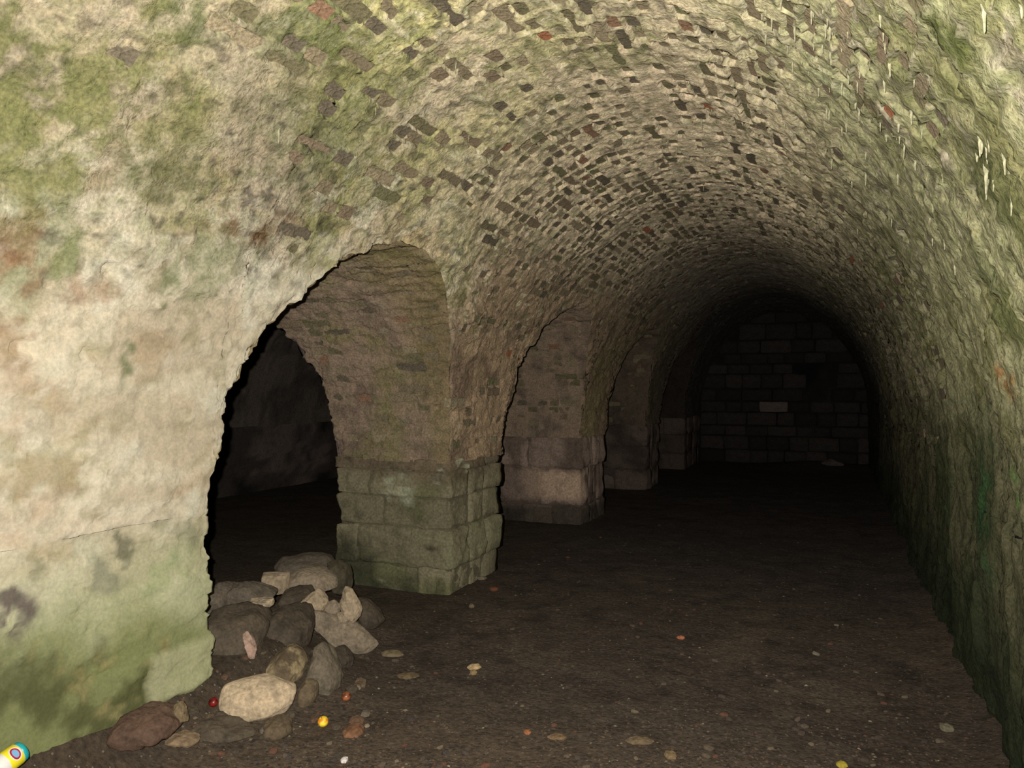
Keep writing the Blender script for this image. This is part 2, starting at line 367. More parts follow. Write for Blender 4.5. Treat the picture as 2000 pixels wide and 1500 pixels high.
def brick_relief(s, y, off=0, fn=vault_expo):
    ci, bi, fs, fy = cell(s, y, off)
    two = halves(ci, bi, off)
    hf = np.where(two & (fy > 0.5), 1, 0)
    fyl = np.where(two, (fy * 2) % 1.0, fy)
    ln = np.where(two, BL / 2, BL)
    yc = (bi - 0.5 * (ci % 2) - 0.18 * (hash2(ci, ci * 0, 21 + off) - 0.5) + np.where(two, 0.25 + 0.5 * hf, 0.5)) * BL
    sc = (ci + 0.5) * CH
    ex = exposed(ci, bi, hf, yc, sc, off, fn)
    es = np.minimum(fs, 1 - fs) * CH; ey = np.minimum(fyl, 1 - fyl) * ln
    e = np.minimum(es, ey)
    global LASTCELL; LASTCELL = (hash2(ci * 2 + hf, bi, 62), sm(e, 0.004, 0.02), fn(s, y))
    Q = np.stack([s, y, s * 0 + 9.0 + off], -1)
    rag = 0.011 + 0.014 * fbm(Q, 16, 3, 160) + 0.010 * (hash2(ci + hf * .5, bi, 51) - 0.4)
    inside = sm(e, rag, rag + 0.007)
    dep = np.where(ex, -0.036, -0.006 * (hash2(ci * 3 + hf, bi, 61) < 0.6)) * inside
    dep = dep + 0.005 * (1 - sm(e, 0.0, 0.012)) * np.clip(fn(s, y) + 0.25, 0, 1)
    return dep

def edge_blend(Nm, Nc, e):
    w_ = (0.5 * (1 - sm(e, 0.0, 0.22)))[..., None]
    n = Nm * (1 - w_) + Nc * w_
    return n / np.linalg.norm(n, axis=-1, keepdims=True)
def cross_n(Y):
    """inward (downward) normal of the cross barrel at abscissa Y"""
    n = np.zeros(Y.shape + (3,)); n[..., 2] = -1
    for a, b in OPEN:
        m_, r = (a + b) / 2, (b - a) / 2
        u = (Y - m_) / r; inn = np.abs(u) <= 1.0001
        cy = -u / r; cz = -np.sqrt(np.clip(1 - u * u, 0, 1)) / BR
        l = np.hypot(cy, cz) + 1e-9
        n[..., 1] = np.where(inn, cy / l, n[..., 1]); n[..., 2] = np.where(inn, cz / l, n[..., 2])
    return n

# ------------------------------------------------------------------ the vault (ceiling)
NT = 205
def build_vault(Y, xm, a, cut_left, cut_right, nt, fine=True):
    zl = arch_z(Y)
    t0 = np.arcsin(np.clip((zl - ZS) / B, 0, 1))
    lo = t0 if cut_left else t0 * 0
    hi = math.pi - (t0 if cut_right else t0 * 0)
    u = np.linspace(0, 1, nt)
    T = np.concatenate([lo[:, None] + (math.pi / 2 - lo)[:, None] * u, (math.pi / 2 + (hi - math.pi / 2)[:, None] * u)[:, 1:]], 1)
    X, Z = ell(T, xm, a); nx, nz = ell_n(T, a)
    YY = np.repeat(Y[:, None], T.shape[1], 1)
    P = np.stack([X, YY, Z], -1); Nm = np.stack([nx, YY * 0, nz], -1)
    inop = (zl > ZS + 1e-6)
    e = np.full(T.shape, 9.0)
    if cut_left: e = np.where(inop[:, None], (Z - zl[:, None]) + np.maximum(T - lo[:, None], 0) * 0.3, e)
    if cut_right:
        e2 = (Z - zl[:, None]); e = np.where(inop[:, None] & (T > math.pi / 2), e2, e)
    if cut_left: e = np.where(T > math.pi / 2, 9.0, e)
    for (pa, pb) in OPEN:                       # the corner runs down the piers too
        for q in (pa, pb):
            dd = np.abs(YY - q) + np.abs(Z - ZS) * 0.5
            side = (T < math.pi / 2) if cut_left else (T > math.pi / 2)
            e = np.where(side & (Z < ZS + 0.6), np.minimum(e, dd), e)
    Nc = cross_n(YY)
    return P, edge_blend(Nm, Nc, e), T, e

P, Nn, T, E = build_vault(YS, XM, A, True, False, NT)
S_ = t2s(T)
d = relief(P, E, 'vault') + brick_relief(S_, P[..., 1]) * sm(E, 0.03, 0.12)
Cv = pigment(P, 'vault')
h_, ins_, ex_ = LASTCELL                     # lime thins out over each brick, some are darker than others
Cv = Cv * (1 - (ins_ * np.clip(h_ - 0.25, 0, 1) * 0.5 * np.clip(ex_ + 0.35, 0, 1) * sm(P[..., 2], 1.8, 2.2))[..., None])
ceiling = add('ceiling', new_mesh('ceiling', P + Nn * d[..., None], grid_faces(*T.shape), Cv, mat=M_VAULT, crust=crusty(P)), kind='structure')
ceiling['label'] = 'lime-crusted brick barrel vault with green algae stains'
vault_P, vault_d = P, d

# bricks of the vault
def brick_mesh(l, col, seed, wd=CH - 0.012, dp=0.045):
    r = random.Random(seed); j = lambda s=0.004: r.uniform(-s, s)
    V = []
    for (k, zz, ins) in ((0, -dp, 0), (1, -0.006, 0), (2, 0.0, 0.005)):
        for sx, sy in ((-1, -1), (1, -1), (1, 1), (-1, 1)):
            V.append((sx * (wd / 2 - ins) + j(), sy * (l / 2 - ins) + j(), zz + (j(0.003) if k else 0)))
    F = [(3, 2, 1, 0), (8, 9, 10, 11)]
    for k in (0, 4):
        for i in range(4): F.append((k + i, k + (i + 1) % 4, k + 4 + (i + 1) % 4, k + 4 + i))
    cc = np.array([col * r.uniform(0.85, 1.1) for _ in V])
    return new_mesh('brick', V, F, cc, smooth=False, mat=M_BRICK), np.array(V), F
BCOL = [srgb(120, 108, 84), srgb(106, 96, 78), srgb(134, 120, 94), srgb(114, 106, 78), srgb(124, 108, 86), srgb(146, 132, 104), srgb(116, 112, 80), srgb(160, 106, 76), srgb(136, 106, 82)]
BCOL = [c_ * 1.1 for c_ in BCOL]
BW = [6, 6, 5, 5, 5, 4, 4, 0.45, 0.9]
full = [brick_mesh(BL - 0.014, c, 100 + i) for i, c in enumerate(BCOL)]
half = [brick_mesh(BL / 2 - 0.012, c, 200 + i) for i, c in enumerate(BCOL)]

def lay(name, places, parent, limit=300):
    """places: (size on view, matrix, kind list, index) -> bricks as parts, the rest as one part"""
    places.sort(key=lambda p: -p[0])
    for _, M, lst, i in places[:limit]:
        o = bpy.data.objects.new(name, lst[i][0]); COL.objects.link(o); o.parent = parent; o.matrix_local = M
    rest = places[limit:]
    if rest:
        V, F, C = [], [], []; k = 0
        for _, M, lst, i in rest:
            m3 = np.array(M); v = lst[i][1] @ m3[:3, :3].T + m3[:3, 3]
            V.append(v); C.append(np.ones(v.shape) * BCOL[i]); F += [[a + k for a in f] for f in lst[i][2]]; k += len(v)
        add(name + '_field', new_mesh(name + '_field', np.concatenate(V), F, np.concatenate(C), smooth=False, mat=M_BRICK), parent, kind='stuff')

def frame(p, n, ty, rz=0.0):
    n = Vector(n).normalized(); ty = Vector(ty); ty = (ty - n * ty.dot(n)).normalized(); tx = ty.cross(n)
    return Matrix(((tx.x, ty.x, n.x, p[0]), (tx.y, ty.y, n.y, p[1]), (tx.z, ty.z, n.z, p[2]), (0, 0, 0, 1))) @ Matrix.Rotation(rz, 4, 'Z')

def size_on_view(p, n):
    q = np.array(p); px, py, zc = pix(q)
    if zc < 0.5 or not (-60 < px < 2060 and -60 < py < 1560): return -1
    v = np.array([0, 0, H]) - q; dist = np.linalg.norm(v)
    return max(0.02, float(np.dot(v / dist, n))) / zc ** 2

places = []
smax = t2s(math.pi)
r2 = random.Random(3)
for ci in range(int(-smax / CH), int(smax / CH) + 1):
    sc = (ci + 0.5) * CH
    if abs(sc) > smax - 0.1: continue
    t = float(s2t(sc)); x, z = ell(t, XM, A); nx, nz = ell_n(t, A)
    offy = 0.5 * (ci % 2) + 0.18 * (float(hash2(ci, 0, 21)) - 0.5)
    for bi in range(int(1.0 / BL), int(11.5 / BL)):
        two = bool(halves(np.array(float(ci)), np.array(float(bi))))
        for hf in ((0, 1) if two else (0,)):
            y = (bi - offy + ((0.25 + 0.5 * hf) if two else 0.5)) * BL
            if not bool(exposed(np.array(float(ci)), np.array(float(bi)), hf, np.array(y), np.array(sc))): continue
            if t < math.pi / 2 and (z < arch_z(np.array(y)) + 0.09 or (z < 2.1 and y < 4.0)): continue
            p0 = np.array([x, y, z]); n = np.array([nx, 0, nz])
            dd = float(relief(p0[None], None, 'vault')[0]) - r2.uniform(0.005, 0.020)
            sz = size_on_view(p0, n)
            if sz < 0: continue
            i = r2.choices(range(len(BCOL)), BW)[0]
            if z < 1.7 and i >= 7: i = 0
            lst = half if two else full
            places.append((sz * (0.5 if two else 1), frame(p0 + n * dd, n, (0, 1, 0), r2.uniform(-0.03, 0.03)), lst, i))
lay('brick', places, ceiling)
print('vault bricks', len(places))

# cross arches: soffits between the tunnel and the side chamber
def soff_expo(s, y):
    P = np.stack([s, y, s * 0 + 4.4], -1); return 0.35 + 0.4 * fbm(P, 2.0, 3, 220)
for k, (a, b) in enumerate(OPEN):
    Yk = YS[(YS >= a - 1e-6) & (YS <= b + 1e-6)]
    zk = arch_z(Yk); tk = np.arcsin(np.clip((zk - ZS) / B, 0, 1))
    xr = ell(tk, XM, A)[0]; xl = ell(math.pi - tk, XM2, A2)[0]
    nu = [90, 60, 30, 20][k]
    u = np.linspace(0, 1, nu)
    X = xr[:, None] + (xl - xr)[:, None] * u; YY = np.repeat(Yk[:, None], nu, 1); Z = np.repeat(zk[:, None], nu, 1)
    P = np.stack([X, YY, Z], -1); Nc = cross_n(YY)
    e = np.minimum(np.abs(X - xr[:, None]), np.abs(X - xl[:, None]))
    nx, nz = ell_n(tk, A); Nm = np.stack([nx, nx * 0, nz], -1)[:, None, :] * np.ones((1, nu, 1))
    nx2, nz2 = ell_n(math.pi - tk, A2); Nm2 = np.stack([nx2, nx2 * 0, nz2], -1)[:, None, :] * np.ones((1, nu, 1))
    Nq = np.where((u < 0.5)[None, :, None], Nm, Nm2)
    w_ = (0.5 * (1 - sm(e, 0.0, 0.22)))[..., None]; Nn = Nc * (1 - w_) + Nq * w_; Nn /= np.linalg.norm(Nn, axis=-1, keepdims=True)
    sarc = np.concatenate([[0], np.cumsum(np.hypot(np.diff(Yk), np.diff(zk)))])
    SS = np.repeat(sarc[:, None], nu, 1)
    d = relief(P, e, 'soffit') + 0.022 * fbm(P, [4, 13, 13], 4, 140) + brick_relief(SS, X, 7 + k, soff_expo) * sm(e, 0.03, 0.1)
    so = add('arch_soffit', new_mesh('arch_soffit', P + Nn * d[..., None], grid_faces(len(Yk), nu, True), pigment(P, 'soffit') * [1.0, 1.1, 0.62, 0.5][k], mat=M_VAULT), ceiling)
    if k > 2: continue
    pl = []
    for ci in range(int(sarc[-1] / CH) + 1):
        sc = (ci + 0.5) * CH
        if sc > sarc[-1] - 0.05 or sc < sarc[-1] * 0.45: continue      # the near haunch faces away
        y = float(np.interp(sc, sarc, Yk)); z = float(np.interp(sc, sarc, zk)); x1 = float(np.interp(sc, sarc, xr)); x0 = float(np.interp(sc, sarc, xl))
        n = cross_n(np.array(y))
        offy = 0.5 * (ci % 2) + 0.18 * (float(hash2(ci, 0, 21 + 7 + k)) - 0.5)
        for bi in range(int(x0 / BL) - 1, int(x1 / BL) + 2):
            two = bool(halves(np.array(float(ci)), np.array(float(bi)), 7 + k))
            for hf in ((0, 1) if two else (0,)):
                x = (bi - offy + ((0.25 + 0.5 * hf) if two else 0.5)) * BL
                if not (x0 + 0.1 < x < x1 - 0.1): continue
                if not bool(exposed(np.array(float(ci)), np.array(float(bi)), hf, np.array(x), np.array(sc), 7 + k, soff_expo)): continue
                p0 = np.array([x, y, z]); dd = float(relief(p0[None], None, 'soffit')[0]) - r2.uniform(0.002, 0.014)
                i = r2.choices([0, 1, 2, 3, 4, 5, 8], [5, 5, 5, 4, 6, 2, 3])[0]
                sz = size_on_view(p0, n)
                if sz < 0: continue
                pl.append((sz, frame(p0 + n * dd, n, (1, 0, 0), r2.uniform(-0.03, 0.03)), half if two else full, i))
    lay('brick', pl, so, 120)

# side chamber vault
sub = YS[::3]; sub = np.unique(np.concatenate([sub, [YS[-1]]] + [[a, b] for a, b in OPEN]))
P, Nn, T, E = build_vault(YS, XM2, A2, False, True, 26)
dd = relief(P, E, 'side') + 0.012 * fbm(P, 5, 3, 99)
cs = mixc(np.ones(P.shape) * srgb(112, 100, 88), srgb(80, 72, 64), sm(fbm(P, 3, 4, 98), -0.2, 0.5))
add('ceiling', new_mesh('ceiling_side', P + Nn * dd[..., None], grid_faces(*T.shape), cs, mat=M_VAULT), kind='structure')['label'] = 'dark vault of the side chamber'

# ------------------------------------------------------------------ walls
def wall_path(path, norms, zs, part, name, label, mat, colf=None, edges=(), flip=False, mott=0.0):
    path = np.array(path); norms = np.array(norms); nz = len(zs)
    P = np.zeros((len(path), nz, 3)); P[..., :2] = path[:, None, :]; P[..., 2] = zs[None, :]
    Nn = np.zeros(P.shape); Nn[..., :2] = norms[:, None, :]
    e = np.full(P.shape[:2], 9.0)
    for q in edges: e = np.minimum(e, np.hypot(P[..., 0] - q[0], P[..., 1] - q[1]))
    d = relief(P, e, part)
    if colf is None: C = pigment(P, part)
    else: C = colf(P)
    if name == 'wall_left':                 # joints between the big stones under the limewash
        yj = P[..., 1] + 0.015 * fbm(P, 6, 2, 301); zj = P[..., 2] + 0.02 * fbm(P, 3, 3, 302)
        g = np.zeros(e.shape)
        for z0, y0, y1, dp in ((1.00, 1.2, 2.62, .012), (0.66, 1.2, 2.4, .010), (0.42, 1.9, 2.62, .016), (1.34, 1.2, 2.2, .006)):
            g += dp * (1 - sm(np.abs(zj - z0), 0.004, 0.022)) * sm(yj, y0, y0 + .1) * (1 - sm(yj, y1 - .1, y1))
        for y0, z0, z1, dp in ((2.18, .42, 1.0, .010), (2.30, 0.12, .42, .018), (2.47, .66, 1.0, .008), (1.75, .6, 1.0, .008)):
            g += dp * (1 - sm(np.abs(yj - y0), 0.004, 0.02)) * sm(zj, z0, z0 + .05) * (1 - sm(zj, z1 - .05, z1))
        g *= 0.6 + 0.6 * fbm(P, 4, 3, 303); d = d - np.clip(g, 0, 1)
        bl = sm(yj, 2.28, 2.32) * (1 - sm(zj, 0.40, 0.43)) * sm(zj, 0.19, 0.23)     # the pale corner stone low on the pier
        C = mixc(C, srgb(156, 154, 116), bl * 0.8); d = d + 0.022 * bl
    o = add(name, new_mesh(name, P + Nn * d[..., None], grid_faces(len(path), nz, flip), C, mat=mat, crust=crusty(P)), kind='structure')
    o['label'] = label
    return o
near = YS[YS <= OPEN[0][0] + 1e-6]
jx = np.linspace(XL, XP, 40)[1:]
path = [(XL, y) for y in near] + [(x, OPEN[0][0]) for x in jx]
nr = []
for (x, y) in path:
    w1 = 0.5 * (1 - float(sm(np.array(abs(y - OPEN[0][0]) + abs(x - XL)), 0.0, 0.10)))
    n = np.array([1.0, 0.0]) if abs(x - XL) < 1e-6 else np.array([0.0, 1.0]); m_ = np.array([0.0, 1.0]) if abs(x - XL) < 1e-6 else np.array([1.0, 0.0])
    v = n * (1 - w1) + m_ * w1; nr.append(v / np.linalg.norm(v))
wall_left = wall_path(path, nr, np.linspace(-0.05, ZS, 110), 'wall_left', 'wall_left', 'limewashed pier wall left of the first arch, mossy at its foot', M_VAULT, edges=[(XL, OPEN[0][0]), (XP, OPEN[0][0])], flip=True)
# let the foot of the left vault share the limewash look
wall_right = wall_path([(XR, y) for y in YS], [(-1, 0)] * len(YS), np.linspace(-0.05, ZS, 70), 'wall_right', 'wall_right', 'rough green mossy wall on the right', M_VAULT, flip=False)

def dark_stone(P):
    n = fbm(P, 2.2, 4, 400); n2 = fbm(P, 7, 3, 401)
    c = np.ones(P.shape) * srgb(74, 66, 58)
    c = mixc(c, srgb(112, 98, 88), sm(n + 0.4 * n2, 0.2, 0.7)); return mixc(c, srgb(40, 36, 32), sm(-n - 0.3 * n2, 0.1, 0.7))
# end wall of the tunnel: squared stones over the whole section
def stone_box(dims, seed, n=6, rnd=0.18, amp=0.012, freq=6.0):
    """block with worn edges: rounded, noisy box"""
    g = np.linspace(-1, 1, n + 1); V, F = [], []; idx = {}
    def vid(p):
        k = tuple(np.round(p, 4))
        if k not in idx: idx[k] = len(V); V.append(k)
        return idx[k]
    for ax in range(3):
        for s in (-1, 1):
            for i in range(n):
                for j in range(n):
                    q = []
                    for a, b in ((i, j), (i + 1, j), (i + 1, j + 1), (i, j + 1)):
                        p = np.zeros(3); p[ax] = s; p[(ax + 1) % 3] = g[a]; p[(ax + 2) % 3] = g[b]; q.append(vid(p))
                    F.append(q if s > 0 else q[::-1])
    V = np.array(V); D = np.array(dims) / 2.0
    r = rnd * D.min() * 2
    W = V * D; C = np.clip(W, -(D - r), D - r); dv = W - C; l = np.linalg.norm(dv, axis=1, keepdims=True)
    W = np.where(l > 1e-9, C + dv / np.maximum(l, 1e-9) * r, W)
    off = np.array([seed * 3.1, seed * 1.7, seed * 0.9])
    nrm = W / np.linalg.norm(W, axis=1, keepdims=True)
    W = W + nrm * (amp * fbm(W + off, freq, 4, seed))[:, None]
    return W, np.array(F)
def rows(x0, x1, z0, z1, hs, ws, r):
    out = []; z = z0
    while z < z1 - 0.05:
        h = min(r.uniform(*hs), z1 - z)
        if z1 - z - h < 0.1: h = z1 - z
        x = x0
        while x < x1 - 0.04:
            w_ = r.uniform(*ws)
            if x1 - x - w_ < 0.14: w_ = x1 - x
            out.append((x, x + w_, z, z + h)); x += w_
        z += h
    return out
def back_wall(x0, x1, n_):
    g = np.linspace(x0, x1, 40); zz = np.linspace(-0.05, 3.1, 30)
    P = np.zeros((40, 30, 3)); P[..., 0] = g[:, None]; P[..., 1] = YEND; P[..., 2] = zz
    o = add(n_, new_mesh(n_, P, grid_faces(40, 30), dark_stone(P) * 0.3, mat=M_STONE), kind='structure'); return o  # colour darkened to paint in the shade of the gap between the blocks
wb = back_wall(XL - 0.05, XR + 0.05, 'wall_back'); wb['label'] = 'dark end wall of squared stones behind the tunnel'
r3 = random.Random(12)
for i, (xa, xb, za, zb) in enumerate(rows(XL, XR, 0, 3.05, (0.2, 0.34), (0.3, 0.6), r3)):
    xc, zc = (xa + xb) / 2, (za + zb) / 2
    if zb > ZS and ((xc - XM) / A) ** 2 + ((zc - ZS) / B) ** 2 > 1: continue
    if -0.62 < xc < 0.05 and 1.2 < zc < 1.95: continue           # stones left out; the hole's darkness is painted on the wall behind
    V, F = stone_box((xb - xa - 0.02, 0.16, zb - za - 0.02), 500 + i, 4, 0.12, 0.02)
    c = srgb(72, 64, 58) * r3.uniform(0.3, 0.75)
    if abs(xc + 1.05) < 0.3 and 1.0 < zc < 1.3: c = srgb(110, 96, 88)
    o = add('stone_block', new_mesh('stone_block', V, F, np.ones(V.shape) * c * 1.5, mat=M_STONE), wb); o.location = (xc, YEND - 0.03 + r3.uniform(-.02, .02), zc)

wb2 = back_wall(XF - 0.05, XP + 0.05, 'wall_back'); wb2['label'] = 'end wall of the dark side chamber'
g = np.linspace(YBACK, YEND, 150)
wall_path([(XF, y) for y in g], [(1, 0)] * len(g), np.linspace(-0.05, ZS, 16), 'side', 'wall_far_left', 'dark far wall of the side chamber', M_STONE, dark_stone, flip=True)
# front of side chamber
g = np.linspace(XF, XL, 30)
wall_path([(x, YBACK) for x in g], [(0, 1)] * 30, np.linspace(-0.05, 3.2, 20), 'side', 'wall_front', 'front wall of the side chamber behind the camera', M_STONE, dark_stone)

# ------------------------------------------------------------------ pillars of squared stones
def pier_col(wp, k, tone=1.0):
    n1 = fbm(wp, 3, 4, 610); n2 = fbm(wp, 9, 3, 611); x, y, z = wp[:, 0], wp[:, 1], wp[:, 2]
    if k == 0:
        c = np.ones(wp.shape) * srgb(140, 130, 98) * tone
        c = mixc(c, srgb(98, 100, 56), sm(n1 + 0.3 * n2, -0.2, 0.5) * 0.6)
        c = mixc(c, srgb(122, 100, 78), sm(z + 0.1 * n1, 0.75, 0.95) * 0.7)
        c = mixc(c, srgb(86, 76, 60), sm(n2, 0.2, 0.7) * 0.5)
        li = np.exp(-(((x + 3.0) / 0.16) ** 2 + ((z - 0.74) / 0.12) ** 2)) * (1 - sm(y, 5.0, 5.1))
        c = mixc(c, srgb(186, 184, 148), sm(li + 0.6 * n2 + 0.3 * n1, 0.45, 0.75) * 0.75)
        c = mixc(c, srgb(150, 144, 106), sm(z, 0.17, 0.22) * (1 - sm(z, 0.42, 0.5)) * sm(n1 + x + 3.3, 0.0, 0.5) * 0.8)
        c = mixc(c, srgb(50, 52, 34), (1 - sm(z + 0.14 * n1 + 0.08 * n2 + 0.30 * (x + 2.95), 0.06, 0.26)) * (1 - sm(x, -2.85, -2.8)) * 0.85)
        hole = np.exp(-(((x + 2.69) / 0.028) ** 2 + ((z - 0.335) / 0.025) ** 2)) * (1 - sm(y, 5.0, 5.05))  # small hole as a painted dark spot, its shade put into the colour
        c = mixc(c, srgb(40, 38, 26), sm(hole, 0.2, 0.6))
    else:
        c = np.ones(wp.shape) * srgb(136, 116, 98) * tone
        c = mixc(c, srgb(84, 70, 58), sm(n1 + 0.4 * n2, 0.0, 0.5) * 0.75)
        if k == 1:
            c = mixc(c, srgb(176, 150, 122), sm(z, 0.25, 0.33) * (1 - sm(z + .05 * n2, 0.55, 0.63)) * sm(x + 0.1 * n1, -3.35, -3.2) * (1 - sm(y, 8.2, 8.3)) * 0.8)
            c = mixc(c, srgb(44, 40, 30), (1 - sm(z + 0.06 * n1, 0.16, 0.24)) * 0.8)
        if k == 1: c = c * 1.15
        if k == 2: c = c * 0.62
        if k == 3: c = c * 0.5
    return c * np.array([1.0, 1.03, 1.08]) * (0.88 if k == 0 else 1.15)
def pillar(k, y0, y1, label, course, seed, n=8):
    """course: list of (z0, z1, out, front cuts, side cuts); blocks stand proud of a mortar core"""
    r = random.Random(seed)
    root = empty('stone_pillar', ((XL + XP) / 2, (y0 + y1) / 2, 0), label, 'pillar')
    cx, cy = (XL + XP) / 2, (y0 + y1) / 2
    W_, D_ = XL - XP, y1 - y0
    V, F = stone_box((W_ - 0.036, D_ - 0.036, ZS + 0.05), seed, 24, 0.03, 0.008)
    V[:, 2] += (ZS + 0.05) / 2 - 0.03
    wp = V + np.array([cx, cy, 0])
    core = add('core', new_mesh('core', V, F, pier_col(wp, k, 0.6), mat=M_STONE), root)
    for z0, z1, out, cuts, scuts in course:
        xs = [0] + cuts + [1]
        dpt = 0.34
        # front and rear faces (blocks through their own depth)
        for face in (0, 1):
            for a, b in zip(xs[:-1], xs[1:]):
                xa, xb = XP + W_ * a, XP + W_ * b
                if a == 0: xa -= out
                if b == 1: xb += out
                yy = y0 - out if face == 0 else y1 + out - dpt
                place_block(root, (xa, xb, yy, yy + dpt, z0, z1), r, k, n if face == 0 else 4, (cx, cy))
        ys = [0] + scuts + [1]
        for face in (0, 1):
            for a, b in zip(ys[:-1], ys[1:]):
                ya = y0 + dpt - out + (D_ - 2 * dpt + 2 * out) * a; yb = y0 + dpt - out + (D_ - 2 * dpt + 2 * out) * b
                xa, xb = (XL - 0.3, XL + out) if face == 0 else (XP - out, XP + 0.3)
                place_block(root, (xa, xb, ya, yb, z0, z1), r, k, n if face == 0 else 4, (cx, cy))
    return root
def place_block(root, bx, r, k, n, cc):
    xa, xb, ya, yb, za, zb = bx
    gap = r.uniform(0.004, 0.014)
    dims = (xb - xa - gap, yb - ya - gap, zb - za - gap)
    sd = r.randrange(1000)
    V, F = stone_box(dims, sd, n, r.uniform(0.06, 0.12), 0.028, 7)
    c0 = np.array([(xa + xb) / 2 + r.uniform(-.006, .006), (ya + yb) / 2 + r.uniform(-.006, .006), (za + zb) / 2])
    wp = V + c0
    c = pier_col(wp, k, 1.0) * r.uniform(0.8, 1.2)
    o = add('stone_block', new_mesh('stone_block', V, F, c, mat=M_STONE), root)
    o.location = Vector(c0) - root.location

pillar(0, OPEN[0][1], OPEN[1][0], 'nearest freestanding stone pillar, green with algae, pale lichen patch on its face', [
    (-0.04, 0.185, -0.005, [0.72], []),
    (0.185, 0.475, 0.022, [0.2], []),
    (0.475, 0.70, 0.004, [0.42], []),
    (0.70, 0.895, 0.006, [0.3], []),
    (0.895, 0.985, 0.012, [0.35, 0.7], [])], 31, 14)
pillar(1, OPEN[1][1], OPEN[2][0], 'second pillar down the tunnel, brownish stone with a pale lower face', [
    (-0.04, 0.2, 0.01, [0.3, 0.65], [0.5]),
    (0.2, 0.62, 0.0, [0.5], [0.5]),
    (0.62, 0.97, 0.015, [0.35], [0.4])], 32, 8)
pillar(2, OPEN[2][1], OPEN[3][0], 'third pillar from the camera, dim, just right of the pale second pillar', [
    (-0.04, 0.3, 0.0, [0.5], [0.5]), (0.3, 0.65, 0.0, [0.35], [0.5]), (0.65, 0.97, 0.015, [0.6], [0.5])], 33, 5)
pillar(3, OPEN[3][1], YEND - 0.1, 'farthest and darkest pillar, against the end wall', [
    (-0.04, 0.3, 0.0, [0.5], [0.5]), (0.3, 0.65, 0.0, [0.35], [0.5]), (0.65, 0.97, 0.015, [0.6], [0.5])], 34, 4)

# ------------------------------------------------------------------ floor
def gz(x, y):
    """height of the trodden earth"""
    x = np.asarray(x, float); y = np.asarray(y, float)
    P = np.stack([x, y, x * 0 + 0.3], -1)
    z = 0.014 * fbm(P, 1.2, 3, 700) + 0.006 * fbm(P, 6, 3, 701)
    bank = 0.20 * np.exp(-np.clip(x - XL, 0, 9) / 0.16) * (1 - sm(y, 2.7, 3.4)) * sm(x, -4, -2.6)
    bank = bank + 0.06 * np.exp(-np.clip(x - XL, 0, 9) / 0.16) * (1 - sm(y, 1.5, 2.3))
    z = z + bank
    for mx, my, rx, ry, hh in MOUND:
        q = np.exp(-(((x - mx) / rx) ** 2 + ((y - my) / ry) ** 2)); z = z + hh * q
    z = z + 0.05 * np.exp(-np.clip(XR - x, 0, 9) / 0.12)
    z = z + 0.12 * np.exp(-(((x + 0.3) / 0.9) ** 2 + ((y - 15.8) / 0.7) ** 2)) 
    return z
_m = lambda px, py, d: at(px, py, d)
c1 = at(500, 1260, 3.95); c2 = at(600, 1200, 4.7); c3 = at(470, 1230, 4.2); c4 = at(600, 1300, 3.9)
MOUND = [(c1[0], c1[1], 0.34, 0.38, 0.15), (c2[0], c2[1], 0.34, 0.46, 0.20), (c3[0] - .1, c3[1], 0.3, 0.5, 0.12), (c4[0], c4[1], 0.3, 0.25, 0.05)]
xs = np.unique(np.round(np.concatenate([np.linspace(XF - 0.3, -4.2, 36), np.linspace(-4.2, XR + 0.15, 215)]), 4))
ys = np.concatenate([np.linspace(YBACK, 2.0, 30), np.linspace(2.0, 7.5, 240)[1:], np.linspace(7.5, YEND + 0.1, 130)[1:]])
XX, YY = np.meshgrid(xs, ys, indexing='ij'); ZZ = gz(XX, YY)
P = np.stack([XX, YY, ZZ], -1)
n1 = fbm(P, 2.0, 4, 710); n2 = fbm(P, 9, 3, 711)
C = np.ones(P.shape) * srgb(98, 86, 69)
C = mixc(C, srgb(114, 100, 78), sm(n1, 0.0, 0.6) * 0.6); C = mixc(C, srgb(62, 54, 46), sm(n2, 0.1, 0.7) * 0.5)
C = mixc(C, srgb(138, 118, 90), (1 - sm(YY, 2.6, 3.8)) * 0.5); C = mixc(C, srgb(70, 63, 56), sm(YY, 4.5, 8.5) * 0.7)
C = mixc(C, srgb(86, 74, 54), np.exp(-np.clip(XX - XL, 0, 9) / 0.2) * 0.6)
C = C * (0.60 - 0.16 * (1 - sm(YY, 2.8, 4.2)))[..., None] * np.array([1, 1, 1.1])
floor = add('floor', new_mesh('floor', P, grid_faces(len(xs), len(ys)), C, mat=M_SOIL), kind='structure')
floor['label'] = 'dark trodden earth floor'

